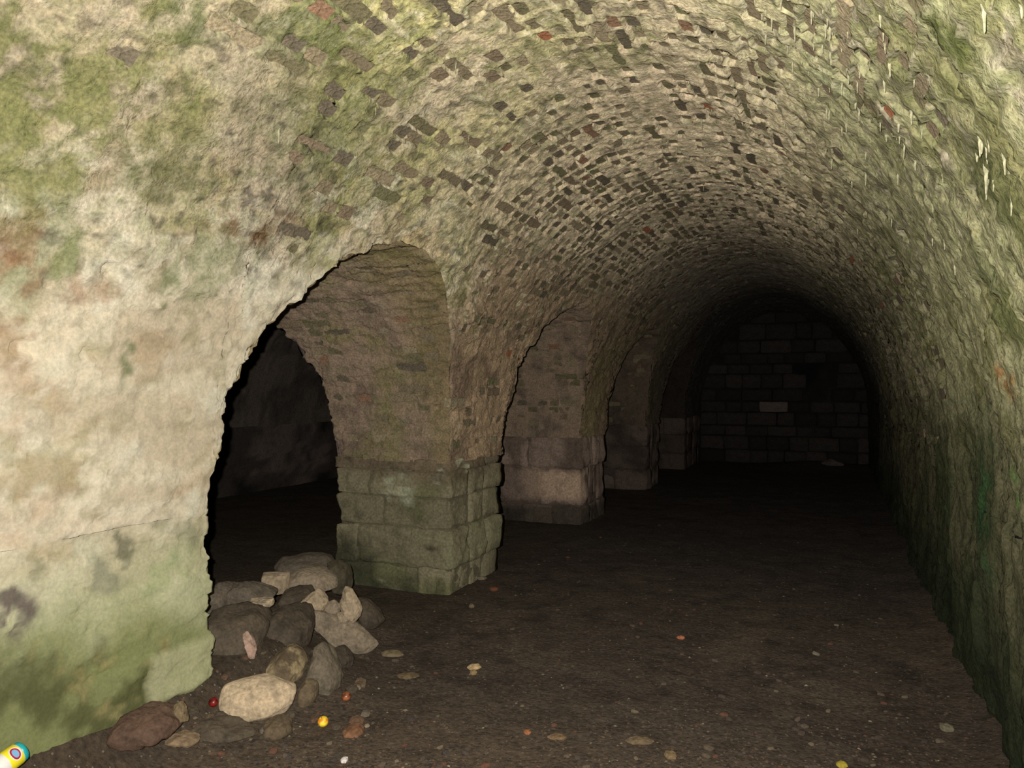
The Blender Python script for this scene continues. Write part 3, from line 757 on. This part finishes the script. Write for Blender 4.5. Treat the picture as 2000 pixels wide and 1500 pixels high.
# ------------------------------------------------------------------ loose stones
RIGHT, FWD, UP = np.array([CT, ST, 0]), np.array([-ST, CT, 0]), np.array([0, 0, 1.0])
def rock(outline, depth, thick, col, seed, rnd=0.35, amp=0.05, name='rubble_stone', col2=None, face=0.7):
    """stone whose silhouette from the tunnel mouth is the outline (frame points), with real depth"""
    r = random.Random(seed)
    pts = np.array([at(px, py, depth) for px, py in outline]); c = pts.mean(0)
    size = np.linalg.norm(pts - c, axis=1).mean()
    q = []
    for p in pts:
        v = p - c
        q.append(c + v * r.uniform(0.97, 1.03) + FWD * thick * r.uniform(-0.1, 0.1))
        q.append(c + v * r.uniform(face - 0.1, face + 0.08) - FWD * thick * r.uniform(0.42, 0.55))
        q.append(c + v * r.uniform(0.6, 0.85) + FWD * thick * r.uniform(0.42, 0.55))
    bm = bmesh.new()
    for p in q: bm.verts.new(Vector(p - c))
    bmesh.ops.convex_hull(bm, input=bm.verts)
    bmesh.ops.delete(bm, geom=[v for v in bm.verts if not v.link_faces], context='VERTS')
    for _ in range(3):
        bmesh.ops.subdivide_edges(bm, edges=[e for e in bm.edges if e.calc_length() > size * 0.11], cuts=1, use_grid_fill=True)
        bmesh.ops.triangulate(bm, faces=[f for f in bm.faces if len(f.verts) > 3])
    for _ in range(1 + int(rnd * 22)):
        bmesh.ops.smooth_vert(bm, verts=bm.verts, factor=0.35, use_axis_x=True, use_axis_y=True, use_axis_z=True)
    bmesh.ops.recalc_face_normals(bm, faces=bm.faces); bm.normal_update()
    V = np.array([v.co[:] for v in bm.verts]); Nn = np.array([v.normal[:] for v in bm.verts]); F = np.array([[v.index for v in f.verts] for f in bm.faces if len(f.verts) == 3])
    bm.verts.index_update()
    F = np.array([[v.index for v in f.verts] for f in bm.faces]); bm.free()
    # keep the outline's size after smoothing
    want = np.abs((pts - c) @ np.stack([RIGHT, UP], 1)).max(0); got = np.abs(V @ np.stack([RIGHT, UP], 1)).max(0)
    k = float((want / got).mean()); V = V * k
    V = V + Nn * (1.5 * amp * size * fbm(V + seed * 1.3, 1.7 / size, 5, seed) + 0.3 * amp * size * np.sign(vnoise(V + seed, 2.2 / size, seed + 3)))[:, None]
    n = fbm(V + seed, 2.2 / size, 4, seed + 5)
    col = np.array(col) * 0.78
    C = np.ones(V.shape) * np.array(col); C = mixc(C, np.array(col) * 0.62, sm(n, 0.0, 0.6) * 0.7)
    if col2 is not None: C = mixc(C, col2, sm(-n + 0.2 * V[:, 2] / size, 0.1, 0.45) * 0.8)
    o = add(name, new_mesh(name, V, F, C, smooth=True, mat=M_STONE)); o.location = c
    return o
def stone(outline, depth, thick, col, seed, label, rnd=0.2, amp=0.05, group=None, cat='stone', **k):
    o = rock(outline, depth, thick, col, seed, rnd, amp, **k); o['label'] = label; o['category'] = cat
    if group: o['group'] = group
    return o
PALE = srgb(200, 178, 144); PS = srgb(176, 158, 130); GS = srgb(124, 112, 94); DS = srgb(90, 79, 63); BS = srgb(112, 96, 72)
stone([(420, 1385), (428, 1355), (445, 1336), (485, 1326), (525, 1321), (556, 1330), (575, 1352), (572, 1374), (556, 1392), (510, 1407), (455, 1410), (428, 1400)], 3.42, 0.20, PALE * 1.05, 1,
      'large pale smooth boulder lying at the front of the rubble pile', 0.3, 0.03)
stone([(513, 1118), (567, 1117), (568, 1150), (541, 1161), (514, 1152)], 4.75, 0.16, PALE * 0.85, 2, 'small squared pale block on top of the rubble pile', 0.02, 0.03, face=0.92)
stone([(568, 1120), (590, 1110), (630, 1112), (655, 1128), (660, 1145), (640, 1153), (608, 1150), (580, 1146), (562, 1134)], 4.85, 0.28, PS * 0.85, 3, 'rounded grey-brown boulder at the back of the pile beside the near pillar', 0.3, 0.03)
stone([(536, 1105), (550, 1090), (592, 1084), (640, 1087), (662, 1108), (660, 1130), (600, 1135), (545, 1128)], 5.15, 0.35, GS * 0.8, 4, 'broad dark boulder topmost behind the rounded boulder', 0.3, 0.04)
stone([(600, 1190), (622, 1184), (668, 1200), (712, 1228), (742, 1256), (703, 1287), (672, 1270), (640, 1245), (614, 1222)], 4.35, 0.15, PS * 0.72, 5, 'long rectangular stone slab sliding down the right of the pile', 0.03, 0.04, face=0.88)
stone([(674, 1144), (688, 1150), (702, 1176), (709, 1188), (704, 1205), (690, 1216), (672, 1203), (663, 1178)], 4.28, 0.09, PALE * 0.85, 6, 'upright pointed pale shard leaning above the long slab', 0.05, 0.05)
stone([(583, 1180), (608, 1157), (622, 1149), (636, 1165), (644, 1178), (632, 1194), (602, 1191)], 4.36, 0.12, PALE * 0.9, 7, 'triangular pale stone resting at the upper end of the long slab', 0.03, 0.05)
stone([(636, 1178), (652, 1171), (668, 1184), (662, 1200), (645, 1198), (634, 1190)], 4.34, 0.08, PS * 0.8, 8, 'small grey stone wedged between the triangular stone and the pale shard', 0.08, 0.05)
stone([(658, 1198), (672, 1192), (684, 1208), (678, 1218), (662, 1212)], 4.28, 0.06, PALE * 0.75, 9, 'tiny pale chip under the upright shard', 0.08, 0.05)
stone([(700, 1168), (716, 1172), (738, 1190), (752, 1210), (738, 1228), (716, 1224), (700, 1200)], 4.6, 0.2, DS * 1.05, 10, 'dark brown stone on the far right of the pile behind the shard', 0.08, 0.05)
stone([(410, 1148), (430, 1138), (450, 1150), (455, 1175), (430, 1195), (405, 1205)], 4.3, 0.3, GS * 0.85, 11, 'grey stone against the limewashed pier at the left of the pile', 0.15, 0.05)
stone([(440, 1158), (455, 1142), (480, 1136), (510, 1145), (535, 1160), (528, 1172), (490, 1166), (455, 1180), (440, 1176)], 4.35, 0.22, GS * 0.85, 12, 'flat arched dark slab left of the squared block', 0.1, 0.06)
stone([(490, 1170), (512, 1168), (536, 1168), (534, 1182), (515, 1191), (492, 1190), (484, 1182)], 4.1, 0.14, PS * 1.0, 13, 'flat grey stone with a pale edge below the squared block', 0.05, 0.05, col2=PALE)
stone([(412, 1200), (450, 1185), (500, 1190), (522, 1215), (515, 1270), (490, 1310), (440, 1318), (410, 1290)], 3.82, 0.42, DS * 1.15, 14, 'big earthy brown boulder at the left of the pile against the pier', 0.2, 0.07)
stone([(524, 1205), (555, 1182), (592, 1190), (612, 1215), (608, 1250), (585, 1275), (548, 1280), (524, 1255)], 4.08, 0.4, DS * 0.95, 15, 'dark brown boulder at the centre of the pile', 0.2, 0.07)
stone([(474, 1240), (483, 1234), (494, 1250), (501, 1268), (497, 1285), (490, 1288), (484, 1265)], 3.60, 0.07, srgb(190, 158, 136), 16, 'narrow pinkish shard standing on end between the dark boulders', 0.05, 0.05)
stone([(510, 1310), (530, 1285), (562, 1264), (585, 1276), (597, 1300), (590, 1340), (560, 1352), (520, 1338)], 3.75, 0.26, BS * 1.05, 17, 'angular ochre stone behind the pale boulder', 0.05, 0.06, col2=srgb(150, 134, 98))
stone([(608, 1285), (616, 1262), (632, 1256), (644, 1280), (662, 1302), (668, 1330), (655, 1356), (625, 1366), (606, 1345), (600, 1310)], 3.78, 0.24, srgb(122, 110, 90), 18, 'rounded bluish grey stone at the right front of the pile', 0.2, 0.05)
stone([(586, 1340), (600, 1325), (620, 1332), (622, 1356), (610, 1375), (592, 1378), (583, 1362)], 3.58, 0.12, BS * 1.05, 19, 'small brown stone leaning on the bluish grey stone', 0.08, 0.05)
stone([(324, 1440), (345, 1433), (375, 1437), (389, 1446), (385, 1454), (345, 1454), (328, 1450)], 3.05, 0.10, srgb(138, 116, 88), 20, 'flat tan stone on the earth in front of the limewashed wall', 0.08, 0.05)
stone([(226, 1428), (236, 1402), (262, 1388), (305, 1386), (340, 1400), (352, 1425), (300, 1440), (240, 1440)], 3.0, 0.26, srgb(98, 76, 60), 21, 'reddish brown lump of earth at the foot of the limewashed wall', 0.25, 0.08)
stone([(340, 1378), (352, 1370), (362, 1385), (367, 1408), (358, 1410), (346, 1396)], 3.06, 0.06, srgb(128, 110, 80), 22, 'thin tan chip leaning by the reddish earth lump', 0.05, 0.05)
stone([(370, 1420), (395, 1408), (430, 1408), (470, 1420), (500, 1432), (470, 1440), (420, 1438), (380, 1434)], 3.2, 0.16, DS * 1.1, 23, 'low brown stone half sunk under the pale boulder', 0.2, 0.06)
stone([(515, 1412), (545, 1402), (566, 1412), (570, 1430), (540, 1440), (518, 1432)], 3.28, 0.12, BS * 0.85, 24, 'brown stone half sunk right below the pale boulder', 0.15, 0.06)
stone([(744, 1276), (756, 1271), (780, 1273), (789, 1279), (775, 1286), (750, 1285)], 4.33, 0.08, srgb(134, 118, 88), 25, 'flat olive stone lying alone right of the long slab', 0.1, 0.04)
stone([(670, 1428), (680, 1420), (700, 1418), (710, 1430), (700, 1442), (676, 1444)], 3.35, 0.10, srgb(132, 94, 66), 26, 'reddish flat stone right of the yellow fruit', 0.12, 0.05)
stone([(404, 1318), (410, 1312), (425, 1314), (430, 1325), (420, 1332), (405, 1330)], 3.6, 0.06, srgb(128, 88, 58), 27, 'small orange-brown lump by the pier corner', 0.3, 0.04)
stone([(402, 1345), (420, 1332), (436, 1345), (430, 1366), (410, 1368), (400, 1360)], 3.52, 0.10, srgb(126, 112, 86), 28, 'tan chip behind the pale boulder next to the pier', 0.08, 0.05)
stone([(640, 1100), (655, 1092), (680, 1104), (690, 1135), (684, 1160), (655, 1160), (645, 1130)], 5.0, 0.2, srgb(90, 82, 62), 29, 'dark stone squeezed between the boulder and the near pillar', 0.12, 0.05)
stone([(560, 1150), (600, 1148), (612, 1160), (590, 1180), (560, 1186), (545, 1170)], 4.6, 0.24, DS * 1.05, 30, 'dark stone under the squared block and rounded boulder', 0.12, 0.05)
stone([(650, 1265), (668, 1262), (690, 1282), (688, 1300), (664, 1306), (648, 1290)], 4.05, 0.16, DS * 0.85, 31, 'small dark stone in the shade under the long slab', 0.1, 0.05)
stone([(440, 1305), (470, 1295), (505, 1300), (515, 1325), (480, 1335), (440, 1330)], 3.72, 0.18, DS * 1.2, 32, 'brown stone directly behind the pale boulder', 0.12, 0.05)
stone([(1605, 905), (1622, 896), (1645, 905), (1640, 913), (1612, 915)], 14.4, 0.3, srgb(120, 106, 96), 33, 'pale stone on the earth heap by the far end wall', 0.1, 0.05)

def ground_at(px, py, lift=0.0):
    r = ray(px, py); d = 2.0
    while d < 16:
        if r[2] * d + H <= float(gz(r[0] * d, r[1] * d)) + lift: break
        d += 0.005
    return d
def flat_stone(px, py, wpx, hpx, thick, col, seed, label, **k):
    d = ground_at(px, py)
    r = random.Random(seed); n = 8
    pts = [(px + math.cos(2 * math.pi * i / n) * wpx / 2 * r.uniform(0.8, 1.1), py - hpx * 0.3 - math.sin(2 * math.pi * i / n) * hpx / 2 * r.uniform(0.8, 1.1)) for i in range(n)]
    return stone(pts, d, thick, col, seed, label, **k)
flat_stone(927, 1306, 30, 11, 0.05, srgb(206, 176, 128), 41, 'pale stone chip on the floor, largest between pile and right wall', rnd=0.06)
flat_stone(925, 1317, 15, 12, 0.03, srgb(160, 132, 92), 42, 'small ochre chip touching the pale stone chip', rnd=0.1)
flat_stone(1850, 1426, 34, 14, 0.04, srgb(128, 122, 96), 43, 'curved pale fragment on the floor near the right wall', rnd=0.25)
flat_stone(672, 1488, 17, 12, 0.03, srgb(225, 215, 205), 44, 'white chip at the bottom of the photo below the reddish stone', rnd=0.1)
flat_stone(965, 1153, 22, 10, 0.05, srgb(132, 84, 56), 45, 'reddish chip by the right foot of the near pillar', rnd=0.1)
flat_stone(940, 1132, 22, 9, 0.05, srgb(140, 128, 104), 46, 'grey chip by the right foot of the near pillar', rnd=0.1)
flat_stone(921, 1186, 14, 9, 0.04, srgb(138, 122, 94), 47, 'round tan pebble in front of the near pillar', rnd=0.3)
flat_stone(1330, 1248, 16, 9, 0.03, srgb(206, 130, 90), 48, 'orange and white pebble near the middle of the floor', rnd=0.2)
flat_stone(1310, 1478, 30, 12, 0.05, srgb(134, 112, 80), 49, 'tan stone half sunk at the bottom edge of the floor', rnd=0.2)
flat_stone(1250, 1450, 60, 10, 0.05, srgb(124, 106, 78), 50, 'long low tan ridge stone near the bottom edge', rnd=0.2)
flat_stone(1090, 1442, 40, 8, 0.04, srgb(130, 106, 76), 51, 'thin buff flake near the bottom middle of the floor', rnd=0.2)
flat_stone(1030, 1433, 14, 10, 0.03, srgb(170, 110, 72), 52, 'small orange pebble left of the buff flake', rnd=0.2)
flat_stone(1645, 1498, 22, 14, 0.03, srgb(190, 170, 60), 53, 'yellowish pebble at the bottom edge of the photo', rnd=0.3)
flat_stone(795, 1322, 46, 8, 0.06, srgb(118, 100, 72), 54, 'low tan flake right of the rubble pile', rnd=0.2)

chipb = []
for i in range(8):
    ol = [(1000 + 60 * math.cos(a + 0.4) * rng.uniform(.7, 1.1), 760 + 40 * math.sin(a + 0.4) * rng.uniform(.7, 1.1)) for a in np.linspace(0, 5.4, 6)]
    o = rock(ol, 1.5, 0.07, [DS, BS, DS * 1.2, srgb(110, 84, 62), GS * .9, PS * .8, DS, BS * .8][i], 300 + i, 0.05, 0.06, 'rubble_chip'); chipb.append(o.data); bpy.data.objects.remove(o)
k_ = 0
while k_ < 56:
    px, py = (rng.uniform(405, 720), rng.uniform(1190, 1430)) if k_ < 40 else (rng.uniform(225, 560), rng.uniform(1390, 1450))
    d = ground_at(px, py); p = at(px, py, d)
    if p[0] < XL + 0.06 and p[1] < OPEN[0][0] + 0.05: continue
    o = add('rubble_chip', rng.choice(chipb)); s = rng.uniform(0.25, 0.75); o.scale = (s, s, s * .8); o.location = p + np.array([0, 0, 0.004]); o.rotation_euler = (rng.uniform(-.5, .5), rng.uniform(-.5, .5), rng.uniform(0, 6.28))
    o['label'] = 'small earthy stone chip scattered among the rubble and along the pier foot'; o['category'] = 'stone'; o['group'] = 'small chips around the rubble pile'; k_ += 1

# pebbles: countable small stones, alike
protos = []
for i, c in enumerate([srgb(104, 90, 74), srgb(86, 74, 62), srgb(120, 106, 84), srgb(112, 78, 60), srgb(76, 68, 60), srgb(140, 130, 108)]):
    V, F = stone_box((0.034, 0.026, 0.016), 800 + i, 3, 0.42, 0.003, 40)
    protos.append(new_mesh('pebble', V, F, np.ones(V.shape) * c * 0.7, mat=M_PEBBLE))
rp = random.Random(99)
for i in range(240):
    px, py = rp.uniform(430, 1900), 1500 - 480 * rp.random() ** 1.5
    rr = ray(px, py); d = 1.5 / -rr[2]
    x, y = rr[0] * d, rr[1] * d
    if not (XL + 0.1 < x < XR - 0.08) or d > 8.5: continue
    if px < 770 and py < 1400: continue
    pm = rp.choices(protos, [4, 5, 1.2, 1.6, 5, 0.35])[0]; o = add('pebble', pm)
    s = rp.uniform(0.35, 1.15); o.scale = (s, s * rp.uniform(0.7, 1.1), s)
    o.location = (x, y, float(gz(x, y)) + 0.002 * s); o.rotation_euler = (rp.uniform(-.3, .3), rp.uniform(-.3, .3), rp.uniform(0, 6.28))
    cn = ['grey-tan', 'dark brown', 'buff', 'reddish', 'dark grey', 'pale'][protos.index(o.data)]
    zn = 'on the foreground earth' if d < 3.7 else ('on the middle of the earth floor' if d < 5.2 else 'on the dim floor past the pillar')
    sd = 'left half' if x < XM else 'right half'
    o['label'] = f'small {cn} pebble {zn}, {sd}'; o['category'] = 'pebble'; o['group'] = f'{cn} pebbles {zn}, {sd}'
# grit, uncountable
V, F, C = [], [], []; k = 0
base = np.array([(1, 0, 0), (-1, 0, 0), (0, 1, 0), (0, -1, 0), (0, 0, 1), (0, 0, -1)], float)
bf = [(0, 2, 4), (2, 1, 4), (1, 3, 4), (3, 0, 4), (2, 0, 5), (1, 2, 5), (3, 1, 5), (0, 3, 5)]
gc = [srgb(110, 94, 74), srgb(84, 72, 58), srgb(140, 126, 98), srgb(120, 80, 60), srgb(60, 52, 44), srgb(170, 160, 128)]
pts = []
for i in range(5200):
    px, py = rp.uniform(150, 1980), 1500 - 450 * rp.random() ** 1.4
    rr = ray(px, py); d = 1.5 / -rr[2]; x, y = rr[0] * d, rr[1] * d
    if XL + 0.02 < x < XR - 0.12: pts.append((x, y))
pts = np.array(pts); zz = gz(pts[:, 0], pts[:, 1])
for (x, y), z in zip(pts, zz):
    s = rp.uniform(0.0025, 0.009) * (1.5 if rp.random() < 0.15 else 1)
    v = base * np.array([s * rp.uniform(.7, 1.3), s * rp.uniform(.7, 1.3), s * 0.6]); a = rp.uniform(0, 6.28)
    v = np.stack([v[:, 0] * math.cos(a) - v[:, 1] * math.sin(a), v[:, 0] * math.sin(a) + v[:, 1] * math.cos(a), v[:, 2]], 1) + np.array([x, y, z])
    V.append(v); F += [[q + k for q in f] for f in bf]; C.append(np.ones((6, 3)) * 0.6 * rp.choices(gc, [4, 5, 0.6, 1.0, 5, 0.15])[0]); k += 6
gr = add('grit', new_mesh('grit', np.concatenate(V), F, np.concatenate(C), smooth=False, mat=M_PEBBLE), kind='stuff')
gr['label'] = 'fine grit and crumbs strewn over the earth floor'; gr['category'] = 'grit'

# ------------------------------------------------------------------ stalactites on the right of the vault
sprot = []
for i in range(6):
    r = random.Random(900 + i); n = 7; L_ = r.uniform(0.014, 0.032); V, F = [], []
    for j, (tz, rad) in enumerate(((0.02, 0.007), (0.0, 0.0042), (-0.4 * L_, 0.0026), (-L_, 0.0018), (-L_ - 0.003, 0.0005))):
        for q in range(n):
            a = 2 * math.pi * q / n; V.append((rad * math.cos(a) * r.uniform(.85, 1.15), rad * math.sin(a), tz))
        if j:
            b0 = (j - 1) * n
            for q in range(n): F.append((b0 + q, b0 + n + q, b0 + n + (q + 1) % n, b0 + (q + 1) % n))
    sprot.append(new_mesh('stalactite', V, F, np.ones((len(V), 3)) * srgb(160, 156, 124), mat=M_BRICK))
cnt = 0
for i in range(900):
    px, py = (rp.uniform(1300, 2000), 520 * rp.random() ** 1.1) if rp.random() < 0.8 else (rp.uniform(450, 1400), rp.uniform(80, 480))
    p = hit(px, py)
    if p[2] < 1.75 or fbm(p[None], 3, 2, 950)[0] < 0.05 or cnt >= 150: continue
    t = math.atan2((p[2] - ZS) / B, -(p[0] - XM) / A)
    nx, nz = ell_n(t, A)
    if t < math.pi / 2 and p[2] < float(arch_z(np.array(p[1]))) + 0.1: continue
    dd = float(relief(p[None], None, 'vault')[0])
    o = add('stalactite', sprot[rp.randrange(6)], ceiling); o.location = p + np.array([nx, 0, nz]) * dd
    s = rp.uniform(0.6, 1.3); o.scale = (s, s, s * rp.uniform(0.7, 1.3)); o.rotation_euler = (rp.uniform(-.06, .06), rp.uniform(-.06, .06), 0); cnt += 1

# ------------------------------------------------------------------ fruit and litter
def lathe(name, prof, mat, parent=None, n=28):
    V, F = [], []
    for r, z in prof:
        for q in range(n): a = 2 * math.pi * q / n; V.append((r * math.cos(a), r * math.sin(a), z))
    for j in range(len(prof) - 1):
        for q in range(n): F.append((j * n + q, j * n + (q + 1) % n, (j + 1) * n + (q + 1) % n, (j + 1) * n + q))
    return add(name, new_mesh(name, V, F, mat=mat), parent)
def fruit(px, py, dia, cols, label, cat, name):
    d = ground_at(px, py + dia * 0.3)
    R = dia / 2 * d / 1500
    p = at(px, py, d); p[2] = float(gz(p[0], p[1])) + R * 0.85
    root = empty(name, p, label, cat)
    prof = []
    for i in range(17):
        a = math.pi * i / 16; rr = R * math.sin(a) * (1.0 + 0.04 * math.cos(a)); z = -R * 0.95 * math.cos(a)
        if i > 13: z -= R * 0.10 * (i - 13) / 3
        prof.append((max(rr, 1e-4), z))
    m = bpy.data.materials.new(name + '_skin'); m.use_nodes = True; nt = m.node_tree; b = nt.nodes['Principled BSDF']
    tc = nt.nodes.new('ShaderNodeTexCoord'); n = nt.nodes.new('ShaderNodeTexNoise'); n.inputs['Scale'].default_value = 0.9 / R; nt.links.new(tc.outputs['Object'], n.inputs['Vector'])
    r = nt.nodes.new('ShaderNodeValToRGB'); r.color_ramp.elements[0].position = 0.40; r.color_ramp.elements[0].color = (*cols[0], 1); r.color_ramp.elements[1].position = 0.62; r.color_ramp.elements[1].color = (*cols[1], 1)
    nt.links.new(n.outputs['Fac'], r.inputs[0]); nt.links.new(r.outputs[0], b.inputs['Base Color']); b.inputs['Roughness'].default_value = 0.35
    bd = lathe('skin', prof, m, root)
    st = lathe('stalk', [(0.0016, 0), (0.0012, 0.005), (0.0017, 0.010), (0.0002, 0.0105)], plain(name + '_stalk', srgb(70, 48, 26), 0.8), root, 8); st.location = (0, 0, R * 0.78)
    bd.rotation_euler = (0.5, 0.2, 0); st.rotation_euler = (0.5, 0.2, 0); st.location = Matrix.Rotation(0.5, 3, 'X') @ Vector((0, 0, R * 0.78))
    return root
fruit(631, 1412, 21, (srgb(225, 130, 40), srgb(240, 225, 60)), 'small yellow crab apple on the earth before the rubble pile', 'fruit', 'crab_apple')
fruit(676, 1363, 19, (srgb(96, 50, 30), srgb(160, 98, 62)), 'small reddish brown rotten crab apple right of the pile', 'fruit', 'crab_apple')
fruit(417, 1374, 19, (srgb(70, 14, 12), srgb(130, 30, 22)), 'dark red crab apple left of the pale boulder', 'fruit', 'crab_apple')

# bottle lying at the foot of the wall, cap towards the pile
pb = at(46, 1464, 2.50); pa = at(-20, 1512, 2.40)
ax = Vector(pb - pa); Ln = ax.length
root = empty('plastic_bottle', pa, 'small white plastic bottle with yellow label and teal cap, lying by the wall', 'bottle')
root.rotation_euler = ax.to_track_quat('Z', 'Y').to_euler()
R = 0.035
m_w = plain('bottle_white', srgb(226, 222, 210), 0.3); m_y = plain('label_yellow', srgb(240, 222, 40), 0.35); m_t = plain('cap_teal', srgb(30, 160, 160), 0.35)
m_r = plain('emblem_red', srgb(170, 30, 50), 0.35); m_b = plain('emblem_blue', srgb(120, 170, 205), 0.35)
lathe('body', [(0.001, 0), (R * 0.85, 0), (R, 0.006), (R, Ln * 0.80), (R * 0.9, Ln * 0.86), (R * 0.8, Ln * 0.88), (0.001, Ln * 0.88)], m_w, root)
lathe('label_band', [(R * 1.005, Ln * 0.42), (R * 1.02, Ln * 0.43), (R * 1.02, Ln * 0.80), (R * 1.005, Ln * 0.81)], m_y, root)
cap = lathe('cap', [(R * 0.93, Ln * 0.83), (R * 0.97, Ln * 0.84), (R * 0.93, Ln * 0.95), (R * 0.75, Ln * 0.99), (0.001, Ln)], m_t, root)
inv = root.rotation_euler.to_matrix().inverted()
cd = inv @ Vector(np.array([0, 0, H]) + np.array([0, 0, .6]) - pb); ang = math.atan2(cd.y, cd.x)
def emblem(name, hw, hh, rad, mat, zc=0.645):
    V, F = [], []; n = 32; V.append((rad * math.cos(ang), rad * math.sin(ang), Ln * zc))
    for ring in (0.5, 1.0):
        for q in range(n):
            a = 2 * math.pi * q / n; th = ang + ring * hw * math.cos(a) / R; V.append((rad * math.cos(th), rad * math.sin(th), Ln * zc + ring * hh * math.sin(a)))
    for q in range(n): F.append((0, 1 + q, 1 + (q + 1) % n, 1 + (q + 1) % n))
    F = [f[:3] for f in F]
    for q in range(n):
        a0, a1, b0, b1 = 1 + q, 1 + (q + 1) % n, 1 + n + q, 1 + n + (q + 1) % n; F += [(a0, b0, b1), (a0, b1, a1)]
    me = new_mesh(name, V, F, mat=mat); return add(name, me, root)
emblem('emblem', 0.024, 0.017, R * 1.028, m_w); emblem('emblem_ring', 0.020, 0.0135, R * 1.034, m_r); emblem('emblem_centre', 0.014, 0.009, R * 1.040, m_b)
